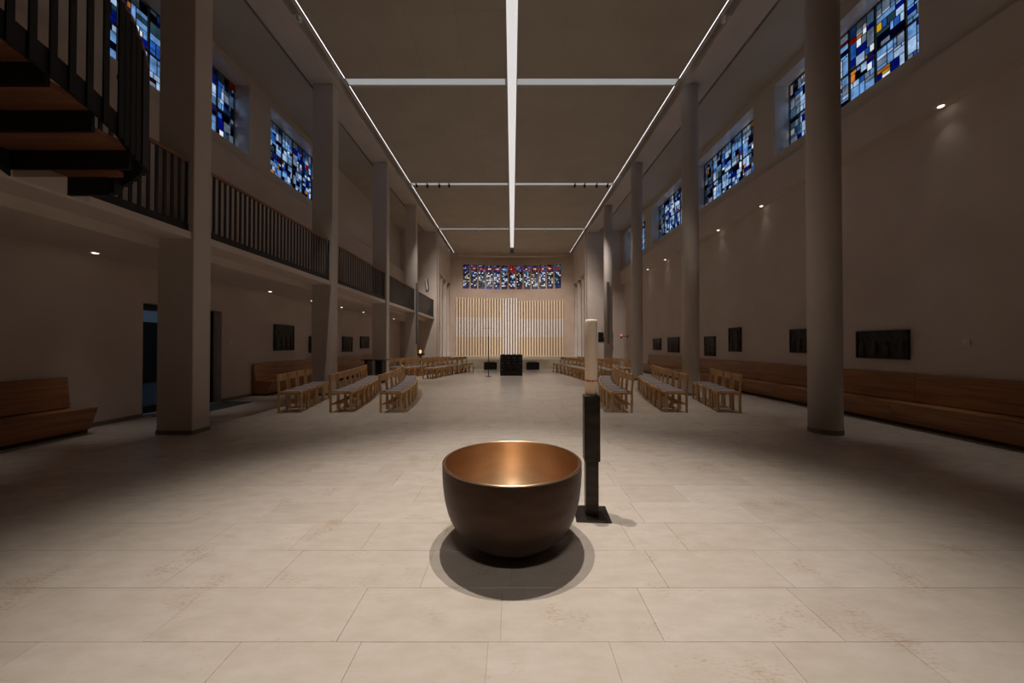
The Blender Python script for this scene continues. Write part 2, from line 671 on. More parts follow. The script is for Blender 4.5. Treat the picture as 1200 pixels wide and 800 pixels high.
# ------------------------------------------------------------------ chancel platform and slat screen
pf = MB().box(-4.88, 4.88, 21.1, 29.6, -0.25, 0.56)
struct(obj('floor_chancel', pf, platform_m, None, 0.012), 'raised pale stone platform across the chancel')
scr = thing('slat_screen', 'screen of upright cream slats with white ones forming a large cross', 'screen', (0, 28.3, 0.56))
for i in range(40):
    x = -4.37 + 0.2154 * i
    wd = 0.085 if i % 2 else 0.098
    yy = yend(x) - 0.30 - 28.3
    right = i > 22
    top = (4.98 if right else 5.19) - 0.56
    za, zb = ((2.04, 3.51) if right else (2.06, 3.62))
    za -= 0.56
    zb -= 0.56
    if 17 <= i <= 22:
        obj('slat', MB().box(x - wd / 2, x + wd / 2, yy, yy + 0.16, 0, top), slat_white, scr)
    else:
        s_ = obj('slat', MB().box(x - wd / 2, x + wd / 2, yy, yy + 0.16, 0, za), slat_cream, scr)
        obj('white_section', MB().box(x - wd / 2, x + wd / 2, yy, yy + 0.16, za, zb), slat_white, s_)
        obj('upper_section', MB().box(x - wd / 2, x + wd / 2, yy, yy + 0.16, zb, top), slat_cream, s_)
bk = MB()  # sheet added behind the slats, shade of the gaps put into its brown
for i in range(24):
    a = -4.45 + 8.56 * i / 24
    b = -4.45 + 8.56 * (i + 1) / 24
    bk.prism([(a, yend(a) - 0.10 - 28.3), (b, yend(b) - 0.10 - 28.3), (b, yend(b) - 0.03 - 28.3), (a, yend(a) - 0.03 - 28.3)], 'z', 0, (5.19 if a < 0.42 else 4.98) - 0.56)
obj('gap_shade_sheet', bk, slat_shade, scr)

# ------------------------------------------------------------------ ceilings
cl = struct(obj('ceiling', MB().box(-8.0, 8.0, YB - 0.3, 29.6, 9.10, 9.35), slot_m), 'nave ceiling of large tan acoustic panels parted by light slots')
edges_y = [YB] + [t for s_ in STRIP for t in (s_ - 0.15, s_ + 0.15)] + [YEND]
for a, b in zip(edges_y[0::2], edges_y[1::2]):
    ny = 3
    for sgn in (-1, 1):
        for i in range(4):
            for j in range(ny):
                xa = 0.135 + (4.62 - 0.135) * i / 4
                xb = 0.135 + (4.62 - 0.135) * (i + 1) / 4
                x0, x1 = sorted((sgn * xa, sgn * xb))
                y0 = a + (b - a) * j / ny
                y1 = a + (b - a) * (j + 1) / ny
                obj('panel', MB().box(x0 + 0.0015, x1 - 0.0015, y0 + 0.0015, y1 - 0.0015, ZC, ZC + 0.05), ceil_m, cl)
# beam soffits above the pillars and aisle ceilings
for s, nm in ((-1, 'left'), (1, 'right')):
    x0, x1 = sorted((s * 4.93, s * 5.68))
    struct(obj('trim_beam_' + nm, MB().box(x0, x1, YB, YE, 8.78, 9.1), pillar_m, None, 0.006), 'long plaster beam carried by the %s row of pillars' % nm)
    x0, x1 = sorted((s * 5.78, s * XW))
    struct(obj('ceiling_aisle_' + nm, MB().box(x0, x1, YB, YE, 8.82, 9.1), ceil_m), 'flat pale ceiling of the %s aisle' % nm)
struct(obj('trim_end_beam', MB().box(-4.88, 4.88, YEND - 0.35, YEND + 0.1, 8.52, ZC - 0.002), plaster, None, 0.006), 'shallow plaster beam across the chancel ceiling end')

# light slots: middle slot, cross slots, edge lines
mid = thing('ceiling_light', 'long bright light slot down the middle of the ceiling', 'ceiling light', (0, 0, 9.0), 0, 'light slots in the ceiling')
obj('diffuser', MB().box(-0.125, 0.125, 3.9, 27.2, -0.10, -0.06), mid_diff, mid)
obj('housing', MB().box(-0.135, -0.128, 3.9, 27.2, -0.15, 0.1).box(0.128, 0.135, 3.9, 27.2, -0.15, 0.1), slot_m, mid)
for i, y in enumerate(STRIP):
    for s in (-1, 1):
        if i < 2:
            continue
        t = thing('ceiling_light', '%s dim cross light slot in the ceiling, %s half' % (['rearmost', 'overhead', 'nearest visible', 'middle spotlit', 'farthest thin'][i], 'left' if s < 0 else 'right'), 'ceiling light', (s * 2.4, y, 9.0), 0, 'light slots in the ceiling')
        obj('diffuser', MB().box(-2.25, 2.2 if s < 0 else 2.25, -0.134, 0.134, -0.15, -0.12), cross_diff, t)
        obj('housing', MB().box(-2.25, 2.25, -0.148, -0.135, -0.17, 0.1).box(-2.25, 2.25, 0.135, 0.148, -0.17, 0.1), slot_m, t)
for s in (-1, 1):
    for i, (a, b) in enumerate(zip(edges_y[0::2], edges_y[1::2])):
        if i < 2:
            continue
        t = thing('light_line', '%s thin white light line along the %s edge of the ceiling' % (['rearmost', 'overhead', 'nearest visible', 'second visible', 'third visible', 'chancel'][i], 'left' if s < 0 else 'right'), 'light line', (s * 4.645, (a + b) / 2, ZC), 0, 'edge light lines')
        L = b - a
        obj('led_strip', MB().box(-0.006, 0.006, -L / 2, L / 2, 0.014, 0.02), led_m, t)
        x0, x1 = (-0.02, 0.02)
        obj('profile', MB().box(x0, x1, -L / 2, L / 2, 0.021, 0.06), steel2, t)

# spotlights in the slots
def slot_spot(name, x, y, target, watts, cone, label, vis=True, blend=0.6, rad=0.03):
    t = thing('spotlight', label, 'spotlight', (x, y, 8.78), 0, 'spotlights in the ceiling slots')
    d = (Vector(target) - Vector((x, y, 8.70))).normalized()
    q = d.to_track_quat('-Z', 'Y')
    if abs(x) > 4.5:
        obj('bracket', MB().box(*sorted((0.0, math.copysign(0.145, x))), -0.015, 0.015, 0.02, 0.05), slot_m, t)
    else:
        obj('bracket', MB().box(-0.02, 0.02, -0.16 if vis else -0.05, 0.16 if vis else 0.05, 0.02, 0.05 if vis else 0.16), steel if vis else slot_m, t)
    bd = MB().lathe([(0.02, 0.02), (0.05, 0.015), (0.05, -0.10), (0.045, -0.10), (0.04, -0.085)], 16)
    obj('lamp_body', bd, slot_m if abs(x) > 4.5 or not vis else steel, t, 0, True, (0, 0, -0.01), q.to_euler())
    l = spot('spot_beam', Vector((x, y, 8.77)) + d * 0.14, target, watts, cone, blend, rad=rad)
    return t


for s in (-1, 1):
    sd = 'left' if s < 0 else 'right'
    slot_spot('s', s * 0.48, 3.6, (s * 0.30, 2.9, 0), 1400, 50, 'spotlight over the font, %s of the middle slot' % sd, blend=1.0)
    slot_spot('s', s * 0.48, -2.7, (s * 0.20, 2.6, 0.4), 250, 50, 'spotlight behind the camera, %s of the middle slot' % sd, blend=1.0)
    slot_spot('s', s * 4.79, 7.9, (s * 1.9, 9.3, 0), 820, 62, 'spotlight in the %s ceiling edge gap over the near chairs' % sd, blend=1.0)
    for j, xx in enumerate((4.4, 3.9, 3.35, 2.9)):
        tg = [(s * 2.6, 14.0, 0), (s * 3.4, 17.0, 0), (s * 3.4, 22.6, 2.2), (s * 2.8, 28.0, 3.4)][j]
        slot_spot('s', s * xx, 16.28, tg, [760, 640, 1150, 800][j], [60, 56, 64, 52][j], '%s black spotlight from the %s edge in the middle cross slot' % (ORD[j], sd), blend=0.9)
    slot_spot('s', s * 2.1, 22.6, (s * 2.3, 28.7, 2.6), 1050, 70, 'unseen spotlight added for the end wall in the farthest cross slot, %s side' % sd, blend=1.0, vis=False)  # lamps added to brighten the end wall and slats, no visible fixture

# ------------------------------------------------------------------ pillars and columns
for i, y in enumerate(COLY):
    far = ['', 'outermost', 'nearest', 'second', 'third', 'fourth'][i]
    if i == 0:
        continue
    p = thing('pillar', '%s rectangular pale plaster pillar in the left row, rising through the gallery' % far, 'pillar', (-5.335, y, 0), 0, 'square pillars of the left row')
    obj('shaft', MB().box(-0.285, 0.285, -0.165, 0.165, 0.0, 8.78), pillar_m, p, 0.008)
    obj('base_skirting', MB().box(-0.29, 0.29, -0.17, 0.17, 0, 0.07), skirt_m, p)
    c = thing('column', '%s slender round pale column in the right row' % far, 'column', (5.09, y, 0), 0, 'round columns of the right row')
    obj('shaft', MB().lathe([(0.222, 0.0), (0.222, 8.78)], 48), pillar_m, c, 0, False)
    for poly in c.children[0].data.polygons:
        poly.use_smooth = len(poly.vertices) == 4
    o = obj('base_skirting', MB().lathe([(0.228, 0.0), (0.228, 0.075)], 48), skirt_m, c)

# ------------------------------------------------------------------ gallery
g = MB()
g.box(-XBK - 0.1, -5.60, YB, YE, 2.95, 3.22)
g.box(-5.60, -5.085, YB, YE, 3.10, 3.21)
gal = struct(obj('floor_gallery', g, plaster), 'pale plaster gallery slab running along the left aisle')
bal_me = MB().box(-0.008, 0.008, -0.021, 0.021, 0, 1.10).mesh('baluster', steel)


def railing(y0, y1, label):
    L = y1 - y0
    t = thing('gallery_railing', label, 'railing', (-5.14, y0, 3.21), 0, 'gallery railings')
    obj('handrail', MB().box(-0.03, 0.03, 0, L, 1.10, 1.145), rail_w, t, 0.006)
    obj('bottom_rail', MB().box(-0.012, 0.012, 0, L, 0.0, 0.13), steel, t)
    n = int(round(L / 0.122))
    for i in range(n + 1):
        link('baluster', bal_me, t, (0, 0.03 + (L - 0.06) * i / n, 0))
    return t


railing(4.26, COLY[2] - 0.17, 'short black railing with wooden handrail beside the curved stair')
for i in range(4):
    a = COLY[2 + i] + 0.17
    b = COLY[3 + i] - 0.17 if i < 3 else YE
    railing(a, b, ['black gallery railing with wooden handrail after the nearest pillar', 'black gallery railing between the second and third left pillars', 'black gallery railing between the third and fourth left pillars', 'farthest black gallery railing beside the chancel wall'][i])

# ------------------------------------------------------------------ curved stair
st = thing('curved_stair', 'dark steel stair with brown wooden treads climbing off the gallery', 'stair', (-4.2, 3.5, 3.1))
base = Vector((-4.2, 3.5, 3.1))


def P(x, y, z):
    return (x - base.x, y - base.y, z - base.z)


def pbox(x0, x1, y0, y1, z0, z1):
    return MB().box(x0 - base.x, x1 - base.x, y0 - base.y, y1 - base.y, z0 - base.z, z1 - base.z)


ng = 8
for k in range(ng):
    yn = 3.35 - 0.30 * k
    zu = 3.08 + 0.18 * k
    xl = -4.40 if k == 0 else -4.75
    yf = yn + (0.16 if k == 0 else 0.30)
    xr = -3.86 if k == 0 else -3.62
    obj('tread', pbox(xl, xr, yn, yf, zu, zu + 0.05), stair_w, st)
    obj('riser', pbox(xl, xr - (0.14 if k == 0 else 0), yf - 0.012, yf + 0.012, zu - 0.18, zu), steel, st)
obj('inner_stringer', MB().prism([(P(0, 3.35, 0)[1], P(0, 0, 3.02)[2]), (P(0, 0.95, 0)[1], P(0, 0, 4.46)[2]), (P(0, 0.95, 0)[1], P(0, 0, 4.80)[2]), (P(0, 3.35, 0)[1], P(0, 0, 3.38)[2])], 'x', -4.77 - base.x, -4.75 - base.x), steel, st)
obj('landing', MB().prism([(a - base.x, b - base.y) for a, b in [(-5.085, 3.60), (-4.40, 3.60), (-4.40, 3.74), (-5.085, 4.25)]], 'z', 0.03, 0.11), plaster, st)
obj('starting_block', pbox(-4.40, -3.95, 3.51, 3.575, 2.93, 3.08), steel, st)
# outer path: (x, y, stringer underside, handrail top)
path = [(-3.60, 0.95, 4.05, 5.35), (-3.60, 2.0, 3.73, 5.03), (-3.60, 2.5, 3.577, 4.88), (-3.60, 2.776, 3.50, 4.80), (-3.60, 3.03, 3.416, 4.72),
        (-3.60, 3.21, 3.33, 4.63), (-3.60, 3.33, 3.22, 4.50), (-3.605, 3.42, 3.17, 4.33), (-3.66, 3.52, 3.17, 4.22), (-3.74, 3.565, 3.14, 4.19),
        (-3.85, 3.585, 3.08, 4.17), (-4.0, 3.59, 3.0, 4.15), (-4.2, 3.585, 2.93, 4.13), (-4.40, 3.585, 2.93, 4.12)]
rail_n = 12
lo = [P(q[0], q[1], q[2]) for q in path]
hi = [P(q[0], q[1], q[3]) for q in path]
obj('outer_stringer', MB().ribbon([(a, b, c + 0.10) for a, b, c in lo], 0.02, 0.20), steel, st)
obj('handrail', MB().ribbon([(a, b, c - 0.02) for a, b, c in hi[:rail_n]], 0.05, 0.045), rail_w, st)
# balusters at even spacing
acc = 0.0
for i in range(rail_n - 1):
    a, b = Vector(lo[i]), Vector(lo[i + 1])
    ha, hb_ = hi[i][2], hi[i + 1][2]
    d = b - a
    l2 = math.hypot(d.x, d.y)
    while acc <= l2:
        q = a + d * (acc / l2)
        top = ha + (hb_ - ha) * (acc / l2) - 0.04
        nrm = Vector((d.y, -d.x, 0)).normalized() * 0.018
        o = obj('baluster', MB().box(-0.008, 0.008, -0.022, 0.022, 0, top - q.z), steel, st)
        o.location = (q.x + nrm.x, q.y + nrm.y, q.z)
        o.rotation_euler = (0, 0, math.atan2(-d.x, d.y))
        acc += 0.12 if path[i][1] < 3.2 else 0.05
    acc -= l2
struct(obj('floor_rear_gallery', MB().box(-XBK, -3.3, YB, 0.96, 4.40, 4.62), plaster), 'rear gallery slab that the curved stair climbs to')

# ------------------------------------------------------------------ stained glass windows
unit = {}
for k_, m_ in GL.items():
    unit[k_] = MB().box(-0.5, 0.5, -0.5, 0.5, -0.5, 0.5).mesh('pane', m_)
WEIGHT = [('sky', 26), ('pale', 20), ('grey', 10), ('white', 9), ('royal', 9), ('mid', 13), ('navy', 11), ('teal', 6), ('amber', 5), ('yellow', 1.5), ('red', 1.2), ('wine', 3), ('violet', 1.5)]


def split(rnd, y0, y1, z0, z1, out, depth=0):
    w_, h_ = y1 - y0, z1 - z0
    stop = 0.0 if depth < 2 else 0.18 * (depth - 1)
    if (w_ < 0.16 and h_ < 0.2) or w_ * h_ < 0.009 or depth > 7 or (w_ * h_ < 0.065 and rnd.random() < stop):
        out.append((y0, y1, z0, z1))
        return
    t = rnd.choice((0.3, 0.38, 0.5, 0.62, 0.7))
    if h_ > w_ * 1.1 or (h_ > w_ * 0.8 and rnd.random() < 0.5):
        m_ = z0 + h_ * t
        split(rnd, y0, y1, z0, m_, out, depth + 1)
        split(rnd, y0, y1, m_, z1, out, depth + 1)
    else:
        m_ = y0 + w_ * t
        split(rnd, y0, m_, z0, z1, out, depth + 1)
        split(rnd, m_, y1, z0, z1, out, depth + 1)


def stained(n, s, y0, y1, label, seed, dark=0.0):
    rnd = random.Random(seed)
    z0, z1 = WZ0 + 0.22, WZ1
    t = bpy.data.objects.new('window_%d' % n, None)
    C.objects.link(t)
    t.location = (s * XG, y0, z0)
    struct(t, label)
    H, W = z1 - z0, y1 - y0
    fr = MB()
    nc = 6
    for i in range(nc + 1):
        y = W * i / nc
        fr.box(-0.016, 0.016, y - 0.018, y + 0.018, 0, H)
    zt = H * 0.43
    for z in (0.012, zt, H - 0.012):
        fr.box(-0.016, 0.016, 0, W, z - 0.018, z + 0.018)
    obj('frame', fr, lead_m, t)
    cm = MB()
    for i in range(nc):
        a, b = W * i / nc + 0.022, W * (i + 1) / nc - 0.022
        for c, d in ((0.034, zt - 0.022), (zt + 0.022, H - 0.034)):
            cells = []
            split(rnd, a, b, c, d, cells)
            for (p, q, u, v) in cells:
                ks = [k for k, _ in WEIGHT]
                ar = (q - p) * (v - u)
                ws = []
                for k, ww in WEIGHT:
                    if k in ('white', 'amber', 'red', 'yellow', 'wine') and ar > 0.03:
                        ww *= 0.08
                    if k in ('sky', 'pale', 'grey') and ar > 0.03:
                        ww *= 2
                    if dark and k in ('sky', 'pale', 'grey', 'white'):  # dimmer sky on this side put into the colours as fewer pale panes
                        ww *= 1 - dark
                    ws.append(ww)
                key = rnd.choices(ks, ws)[0]
                link('pane', unit[key], t, (0, (p + q) / 2, (u + v) / 2), (0, 0, 0), (0.006, q - p - 0.004, v - u - 0.004))
                cm.box(-0.005, 0.005, p - 0.005, p + 0.005, u, v)
                cm.box(-0.005, 0.005, p, q, u - 0.005, u + 0.005)
    obj('lead_came', cm, lead_m, t)


for i, (a, b) in enumerate(WIN):
    stained(i + 1, 1, a, b, '%s blue stained glass window high on the right wall' % ['nearest large', 'second', 'third', 'farthest'][i], 11 + i)
for i, (a, b) in enumerate(LW):
    stained(i + 6, -1, a, b, '%s blue stained glass window high on the left wall' % ['nearest half-hidden', 'second'][i], 31 + i, 0.35)

# ------------------------------------------------------------------ glass door under the gallery
d = bpy.data.objects.new('door_1', None)
C.objects.link(d)
d.location = (-7.52, DY0, 0)
struct(d, 'dark framed glass double door to the courtyard in the left wall')
W = DY1 - DY0
fr = MB()
for y in (0.03, W - 0.03):
    fr.box(-0.03, 0.03, y - 0.03, y + 0.03, 0, DZ)
fr.box(-0.03, 0.03, 0, W, DZ - 0.06, DZ)
obj('door_frame', fr, steel, d)
for k in range(2):
    a = 0.06 + (W - 0.12) / 2 * k
    b = a + (W - 0.12) / 2
    lf = MB()
    lf.box(-0.022, 0.022, a, a + 0.05, 0.01, DZ - 0.06).box(-0.022, 0.022, b - 0.05, b, 0.01, DZ - 0.06)
    lf.box(-0.022, 0.022, a, b, 0.01, 0.16).box(-0.022, 0.022, a, b, DZ - 0.13, DZ - 0.06)
    leaf = obj('door_leaf', lf, steel, d)
    obj('pane', MB().box(-0.005, 0.005, a + 0.05, b - 0.05, 0.16, DZ - 0.13), door_glass, leaf)
    hy = b - 0.025 if k == 0 else a + 0.025
    obj('handle', MB().box(0.05, 0.07, hy - 0.01, hy + 0.01, 0.8, 1.4).box(0.02, 0.06, hy - 0.008, hy + 0.008, 0.85, 0.87).box(0.02, 0.06, hy - 0.008, hy + 0.008, 1.33, 1.35), steel2, leaf)
struct(obj('floor_courtyard', MB().box(-20, -8.0, -2, 16, -0.3, -0.03), paving_m), 'grey courtyard paving outside the glass door')
struct(obj('wall_courtyard', MB().box(-14.3, -14, -2, 16, 0, 2.3), outwall_m), 'dark courtyard wall outside the glass door')
struct(obj('floor_threshold', MB().box(-8.0, -7.2, DY0, DY1, -0.25, -0.001), paving_m), 'stone threshold of the glass door')
tag(obj('floor_sheet', MB().box(-7.15, -6.45, DY0 + 0.05, DY1 - 0.05, 0.0, 0.012), sheet_m, None, 0.004), 'dark bluish sheet on the floor inside the glass door', 'mat')  # thin dark bluish sheet lying flat before the door

# baseboards
b = MB()
for a, c in ((YB, DY0), (DY1, YE)):
    b.box(-XW, -XW + 0.015, a, c, 0, 0.07)
struct(obj('baseboard_left', b, skirt_m), 'low stone skirting along the left aisle wall')
struct(obj('baseboard_right', MB().box(XW - 0.015, XW, YB, YE, 0, 0.07), skirt_m), 'low stone skirting along the right aisle wall')

# ------------------------------------------------------------------ wall benches
def bench(s, y0, y1, label):
    t = thing('wall_bench', label, 'bench', (s * XW, y0, 0), 0, 'wooden wall benches')
    L = y1 - y0
    k = -s
    def pr(poly):
        return MB().prism([(k * p, q) for p, q in poly], 'y', 0.0, L)
    obj('plinth', pr([(0.02, 0), (0.40, 0), (0.40, 0.06), (0.02, 0.06)]), toe_shade, t)  # toe-kick shadow put into the near-black colour
    obj('front_panel', pr([(0.42, 0.06), (0.445, 0.06), (0.565, 0.385), (0.53, 0.385)]), bench_w, t, 0.004)
    obj('seat', pr([(0.10, 0.37), (0.565, 0.387), (0.565, 0.412), (0.10, 0.395)]), bench_w, t, 0.004)
    for j in range(3):
        a = 0.41 + j * 0.164
        b_ = a + 0.161
        xo = lambda z: 0.115 - (z - 0.41) * 0.10
        obj('back_plank', pr([(xo(a) - 0.03, a), (xo(a), a), (xo(b_), b_), (xo(b_) - 0.03, b_)]), bench_w, t, 0.002)
    for y in (0.0, L - 0.03):
        obj('end_panel', MB().prism([(k * p, q) for p, q in ((0.01, 0.06), (0.43, 0.06), (0.545, 0.38), (0.085, 0.38), (0.04, 0.88), (0.01, 0.88))], 'y', y + 0.002, y + 0.028), bench_w, t)
    return t


ends = [2.2, 6.35, 10.5, 14.65, 18.8]
for i in range(4):
    bench(1, ends[i], ends[i + 1] - 0.004, '%s length of the long oak bench along the right wall' % ['nearest', 'second', 'third', 'farthest'][i])
bench(-1, 1.6, 5.77, 'oak wall bench at the left edge before the glass door')
bench(-1, 9.93, 14.2, 'oak wall bench on the left beyond the glass door')
bench(-1, 14.204, 18.4, 'farthest oak wall bench on the left under the gallery')

# ------------------------------------------------------------------ bronze reliefs
def relief(s, y0, y1, z0, z1, label, seed, arch=False):
    rnd = random.Random(seed)
    t = thing('bronze_relief', label, 'relief', (s * (XW - 0.005), (y0 + y1) / 2, z0), 0, 'dark bronze wall reliefs')
    W, H = y1 - y0, z1 - z0
    k = -s
    obj('plate', MB().box(*sorted((0.0, k * 0.035)), -W / 2, W / 2, 0, H), bronze_dark, t, 0.006)
    rim = MB()
    x0, x1 = sorted((k * 0.03, k * 0.055))
    e = 0.025
    rim.box(x0, x1, -W / 2, -W / 2 + e, 0, H).box(x0, x1, W / 2 - e, W / 2, 0, H).box(x0, x1, -W / 2, W / 2, 0, e).box(x0, x1, -W / 2, W / 2, H - e, H)
    obj('rim', rim, bronze_dark, t)
    # raised figures: rounded upright forms with heads
    n = max(1, int(W / 0.2))
    for i in range(n):
        cy = -W / 2 + W * (i + 0.5) / n + rnd.uniform(-0.03, 0.03)
        h = H * rnd.uniform(0.5, 0.72)
        r = min(0.07, W / n * 0.36)
        prof = [(r * 0.9, 0.0), (r, h * 0.3), (r * 0.8, h * 0.6), (r * 0.95, h * 0.72), (r * 0.4, h * 0.82), (r * 0.55, h * 0.92), (r * 0.1, h)]
        m_ = MB().lathe(prof, 10, (0, 0, 0))
        m_.v = [(k * 0.034 + a * 0.4, cy + b_, 0.04 + c) for a, b_, c in m_.v]
        obj('figure', m_, bronze_dark, t, 0, True)
    if arch:
        pts = [(k * 0.045, math.cos(a) * W * 0.32, H * 0.62 + math.sin(a) * H * 0.25) for a in [math.pi * i / 10 for i in range(11)]]
        m_ = MB()
        for p, q in zip(pts, pts[1:]):
            m_.bar(p, q, 0.03, 0.03, (1, 0, 0))
        obj('arch', m_, bronze_dark, t)


relief(1, 6.48, 7.46, 1.15, 1.70, 'wide dark bronze relief on the right wall, nearest the camera', 1)
relief(1, 8.35, 9.24, 1.22, 1.82, 'wide dark bronze relief half hidden by the nearest right column', 2)
relief(1, 11.25, 11.85, 1.20, 1.98, 'upright dark bronze relief with an arch on the right wall', 3, True)
relief(1, 12.67, 13.35, 1.01, 1.73, 'upright bronze relief just past the second right column', 4)
relief(1, 15.4, 16.5, 1.08, 1.76, 'squarish bronze relief between the second and third right columns', 5)
relief(1, 17.3, 18.2, 1.16, 1.74, 'farthest small bronze relief on the right wall', 6)
relief(-1, 10.83, 11.78, 1.24, 2.05, 'large dark bronze relief on the left wall above the row of four chairs', 7)
relief(-1, 12.7, 13.6, 1.14, 1.73, 'bronze relief mostly hidden behind the second left pillar', 8)
relief(-1, 15.2, 16.1, 1.12, 1.78, 'dark square relief on the left wall past the second pillar', 9)
relief(-1, 17.0, 17.95, 1.25, 1.84, 'farthest dark square relief on the left wall', 10)

# ------------------------------------------------------------------ aisle downlights
for s in (-1, 1):
    for i in range(10):
        y = 3.75 + 2.13 * i
        if y > 22.9:
            break
        z = 5.40 if s > 0 else 2.95
        x = s * (7.15 if s > 0 else 6.92)
        t = thing('downlight', '%s small recessed downlight from the near end, %s' % (ORD[i], 'right wall band' if s > 0 else 'left gallery underside'), 'downlight', (x, y, z), 0, 'small recessed aisle downlights')
        obj('bezel', MB().lathe([(0.035, -0.002), (0.055, -0.008), (0.06, 0.0)], 20), slot_m, t)
        obj('lens', MB().lathe([(0.036, -0.014), (0.036, -0.003)], 20), lamp_m, t)
        if s > 0:
            spot('downlight_beam', (x - 0.01, y, z - 0.03), (x - 0.95, y, 0), 105, 30, 0.8, COOL, 0.03)
            spot('downlight_glow', (x - 0.01, y, z - 0.03), (x - 0.9, y, 0), 3.0, 78, 0.8, rad=0.03)
        else:
            spot('downlight_beam', (x - 0.01, y, z - 0.03), (x + 0.45, y, 0), 26, 46, 0.9, COOL, 0.03)

# ------------------------------------------------------------------ chairs
LEG = 0.042


def make_chair(kneel):
    t = thing('wooden_chair', 'x', 'chair')
    for y in (-1, 1):
        link('leg', leg_f, t, (0.205, y * 0.21, 0))
    for y in (-1, 1):
        link('leg', leg_b, t, (-0.205, y * 0.21, 0))
    link('seat_frame', frame_me, t)
    link('seat', seat_me, t)
    link('backrest', back_me, t)
    if kneel:
        k = link('kneeler', kneel_me, t)
    return t


leg_f = MB().box(-LEG / 2, LEG / 2, -LEG / 2, LEG / 2, 0, 0.435).mesh('leg', wood, 0.004)
leg_b = MB().prism([(-LEG / 2, 0), (LEG / 2, 0), (LEG / 2, 0.44), (LEG / 2 - 0.035, 0.80), (-LEG / 2 - 0.025, 0.80), (-LEG / 2, 0.44)], 'y', -LEG / 2, LEG / 2).mesh('leg', wood, 0.004)
fm = MB()
for y in (-1, 1):
    fm.box(-0.19, 0.19, y * 0.21 - 0.012, y * 0.21 + 0.012, 0.375, 0.43)
for x in (-1, 1):
    fm.box(x * 0.205 - 0.012, x * 0.205 + 0.012, -0.19, 0.19, 0.375, 0.43)
frame_me = fm.mesh('seat_frame', wood, 0.003)
seat_me = MB().box(-0.185, 0.190, -0.19, 0.19, 0.41, 0.447).mesh('seat', seat_m, 0.010)
bm_ = MB()
bp = [(-0.19, -0.222), (-0.1, -0.240), (0, -0.247), (0.1, -0.240), (0.19, -0.222)]
bm_.prism([(x, y) for y, x in bp] + [(x + 0.022, y) for y, x in bp[::-1]], 'z', 0.655, 0.795)
back_me = bm_.mesh('backrest', wood, 0.003)
km = MB().box(-0.185, -0.02, -0.19, 0.19, 0.155, 0.185)
for y in (-1, 1):
    km.box(-0.055, -0.025, y * 0.17 - 0.015, y * 0.17 + 0.015, 0, 0.155)
kneel_me = km.mesh('kneeler', wood, 0.003)

proto = {}


def chair_row(p0, p1, n, bulge, rowlabel, group, kneel, s):
    """p0,p1: back-centre of the first and last chair; bulge: sideways sag of the line; s: -1 left block, 1 right"""
    a = Vector((p0[0], p0[1], 0))
    b = Vector((p1[0], p1[1], 0))
    t_ = (b - a).normalized()
    nr = Vector((t_.y, -t_.x, 0))
    if nr.x * s > 0:
        nr = -nr
    jit = random.Random(int(abs(p0[0]) * 1000))
    for i in range(n):
        u = i / max(1, n - 1)
        p = a.lerp(b, u) + nr * (bulge * 4 * u * (1 - u))
        tang = (b - a) + nr * (bulge * 4 * (1 - 2 * u))
        tang.normalize()
        f = Vector((tang.y, -tang.x, 0))
        if f.x * s > 0:
            f = -f
        ang = math.atan2(f.y, f.x) + jit.uniform(-0.02, 0.02)
        c = p + f * 0.225
        lab = '%s chair from the near end of %s' % (ORD[i] if i < n - 1 else 'last', rowlabel)
        if kneel not in proto:
            o = make_chair(kneel)
            proto[kneel] = o
            o.location = c
            o.rotation_euler = (0, 0, ang)
            o['label'] = lab
            o['group'] = group
        else:
            copy_tree(proto[kneel], c, ang, lab, group)


chair_row((-4.93, 7.62), (-5.28, 9.22), 4, 0.0, 'the outer left row beside the wall bench', 'outer left chairs', False, -1)
chair_row((-3.87, 7.70), (-4.58, 11.1), 8, 0.06, 'the middle left row of wooden chairs', 'middle left chairs', True, -1)
chair_row((-2.79, 7.68), (-3.40, 11.0), 8, 0.10, 'the inner left row of wooden chairs', 'inner left chairs', True, -1)
chair_row((-3.72, 15.15), (-2.55, 19.0), 9, -0.10, 'the front far-left row facing the altar', 'far left front chairs', True, -1)
chair_row((-4.80, 15.55), (-3.50, 19.4), 9, -0.10, 'the second far-left row behind the altar side', 'far left second chairs', True, -1)
chair_row((-5.45, 16.0), (-4.85, 18.0), 5, -0.03, 'the rear far-left row between two pillars', 'far left rear chairs', False, -1)
chair_row((4.83, 7.62), (5.22, 9.22), 4, 0.0, 'the outer right row beside the long bench', 'outer right chairs', False, 1)
chair_row((3.73, 7.70), (4.42, 11.1), 8, 0.06, 'the middle right row of wooden chairs', 'middle right chairs', True, 1)
chair_row((2.55, 7.68), (3.17, 11.0), 8, 0.10, 'the inner right row of wooden chairs', 'inner right chairs', True, 1)
chair_row((3.35, 13.6), (2.65, 18.6), 10, -0.12, 'the front far-right row facing the altar', 'far right front chairs', True, 1)
chair_row((4.15, 14.0), (3.60, 19.0), 10, -0.12, 'the second far-right row behind the altar side', 'far right second chairs', True, 1)
chair_row((5.15, 15.2), (4.85, 18.0), 6, -0.04, 'the rear far-right row between two columns', 'far right rear chairs', False, 1)

# ------------------------------------------------------------------ font
fo = thing('baptismal_font', 'large dark bronze bowl font with a gilded inside, on the floor', 'font', (0.0, 2.59, 0))
outp = [(0.0, 0.0), (0.12, 0.0), (0.19, 0.009), (0.265, 0.034), (0.34, 0.083), (0.405, 0.150), (0.449, 0.23), (0.477, 0.325), (0.491, 0.42), (0.497, 0.51), (0.498, 0.585)]
inp = [(0.0, 0.05), (0.10, 0.055), (0.20, 0.08), (0.30, 0.125), (0.375, 0.19), (0.425, 0.265), (0.455, 0.35), (0.470, 0.44), (0.478, 0.53), (0.480, 0.585)]


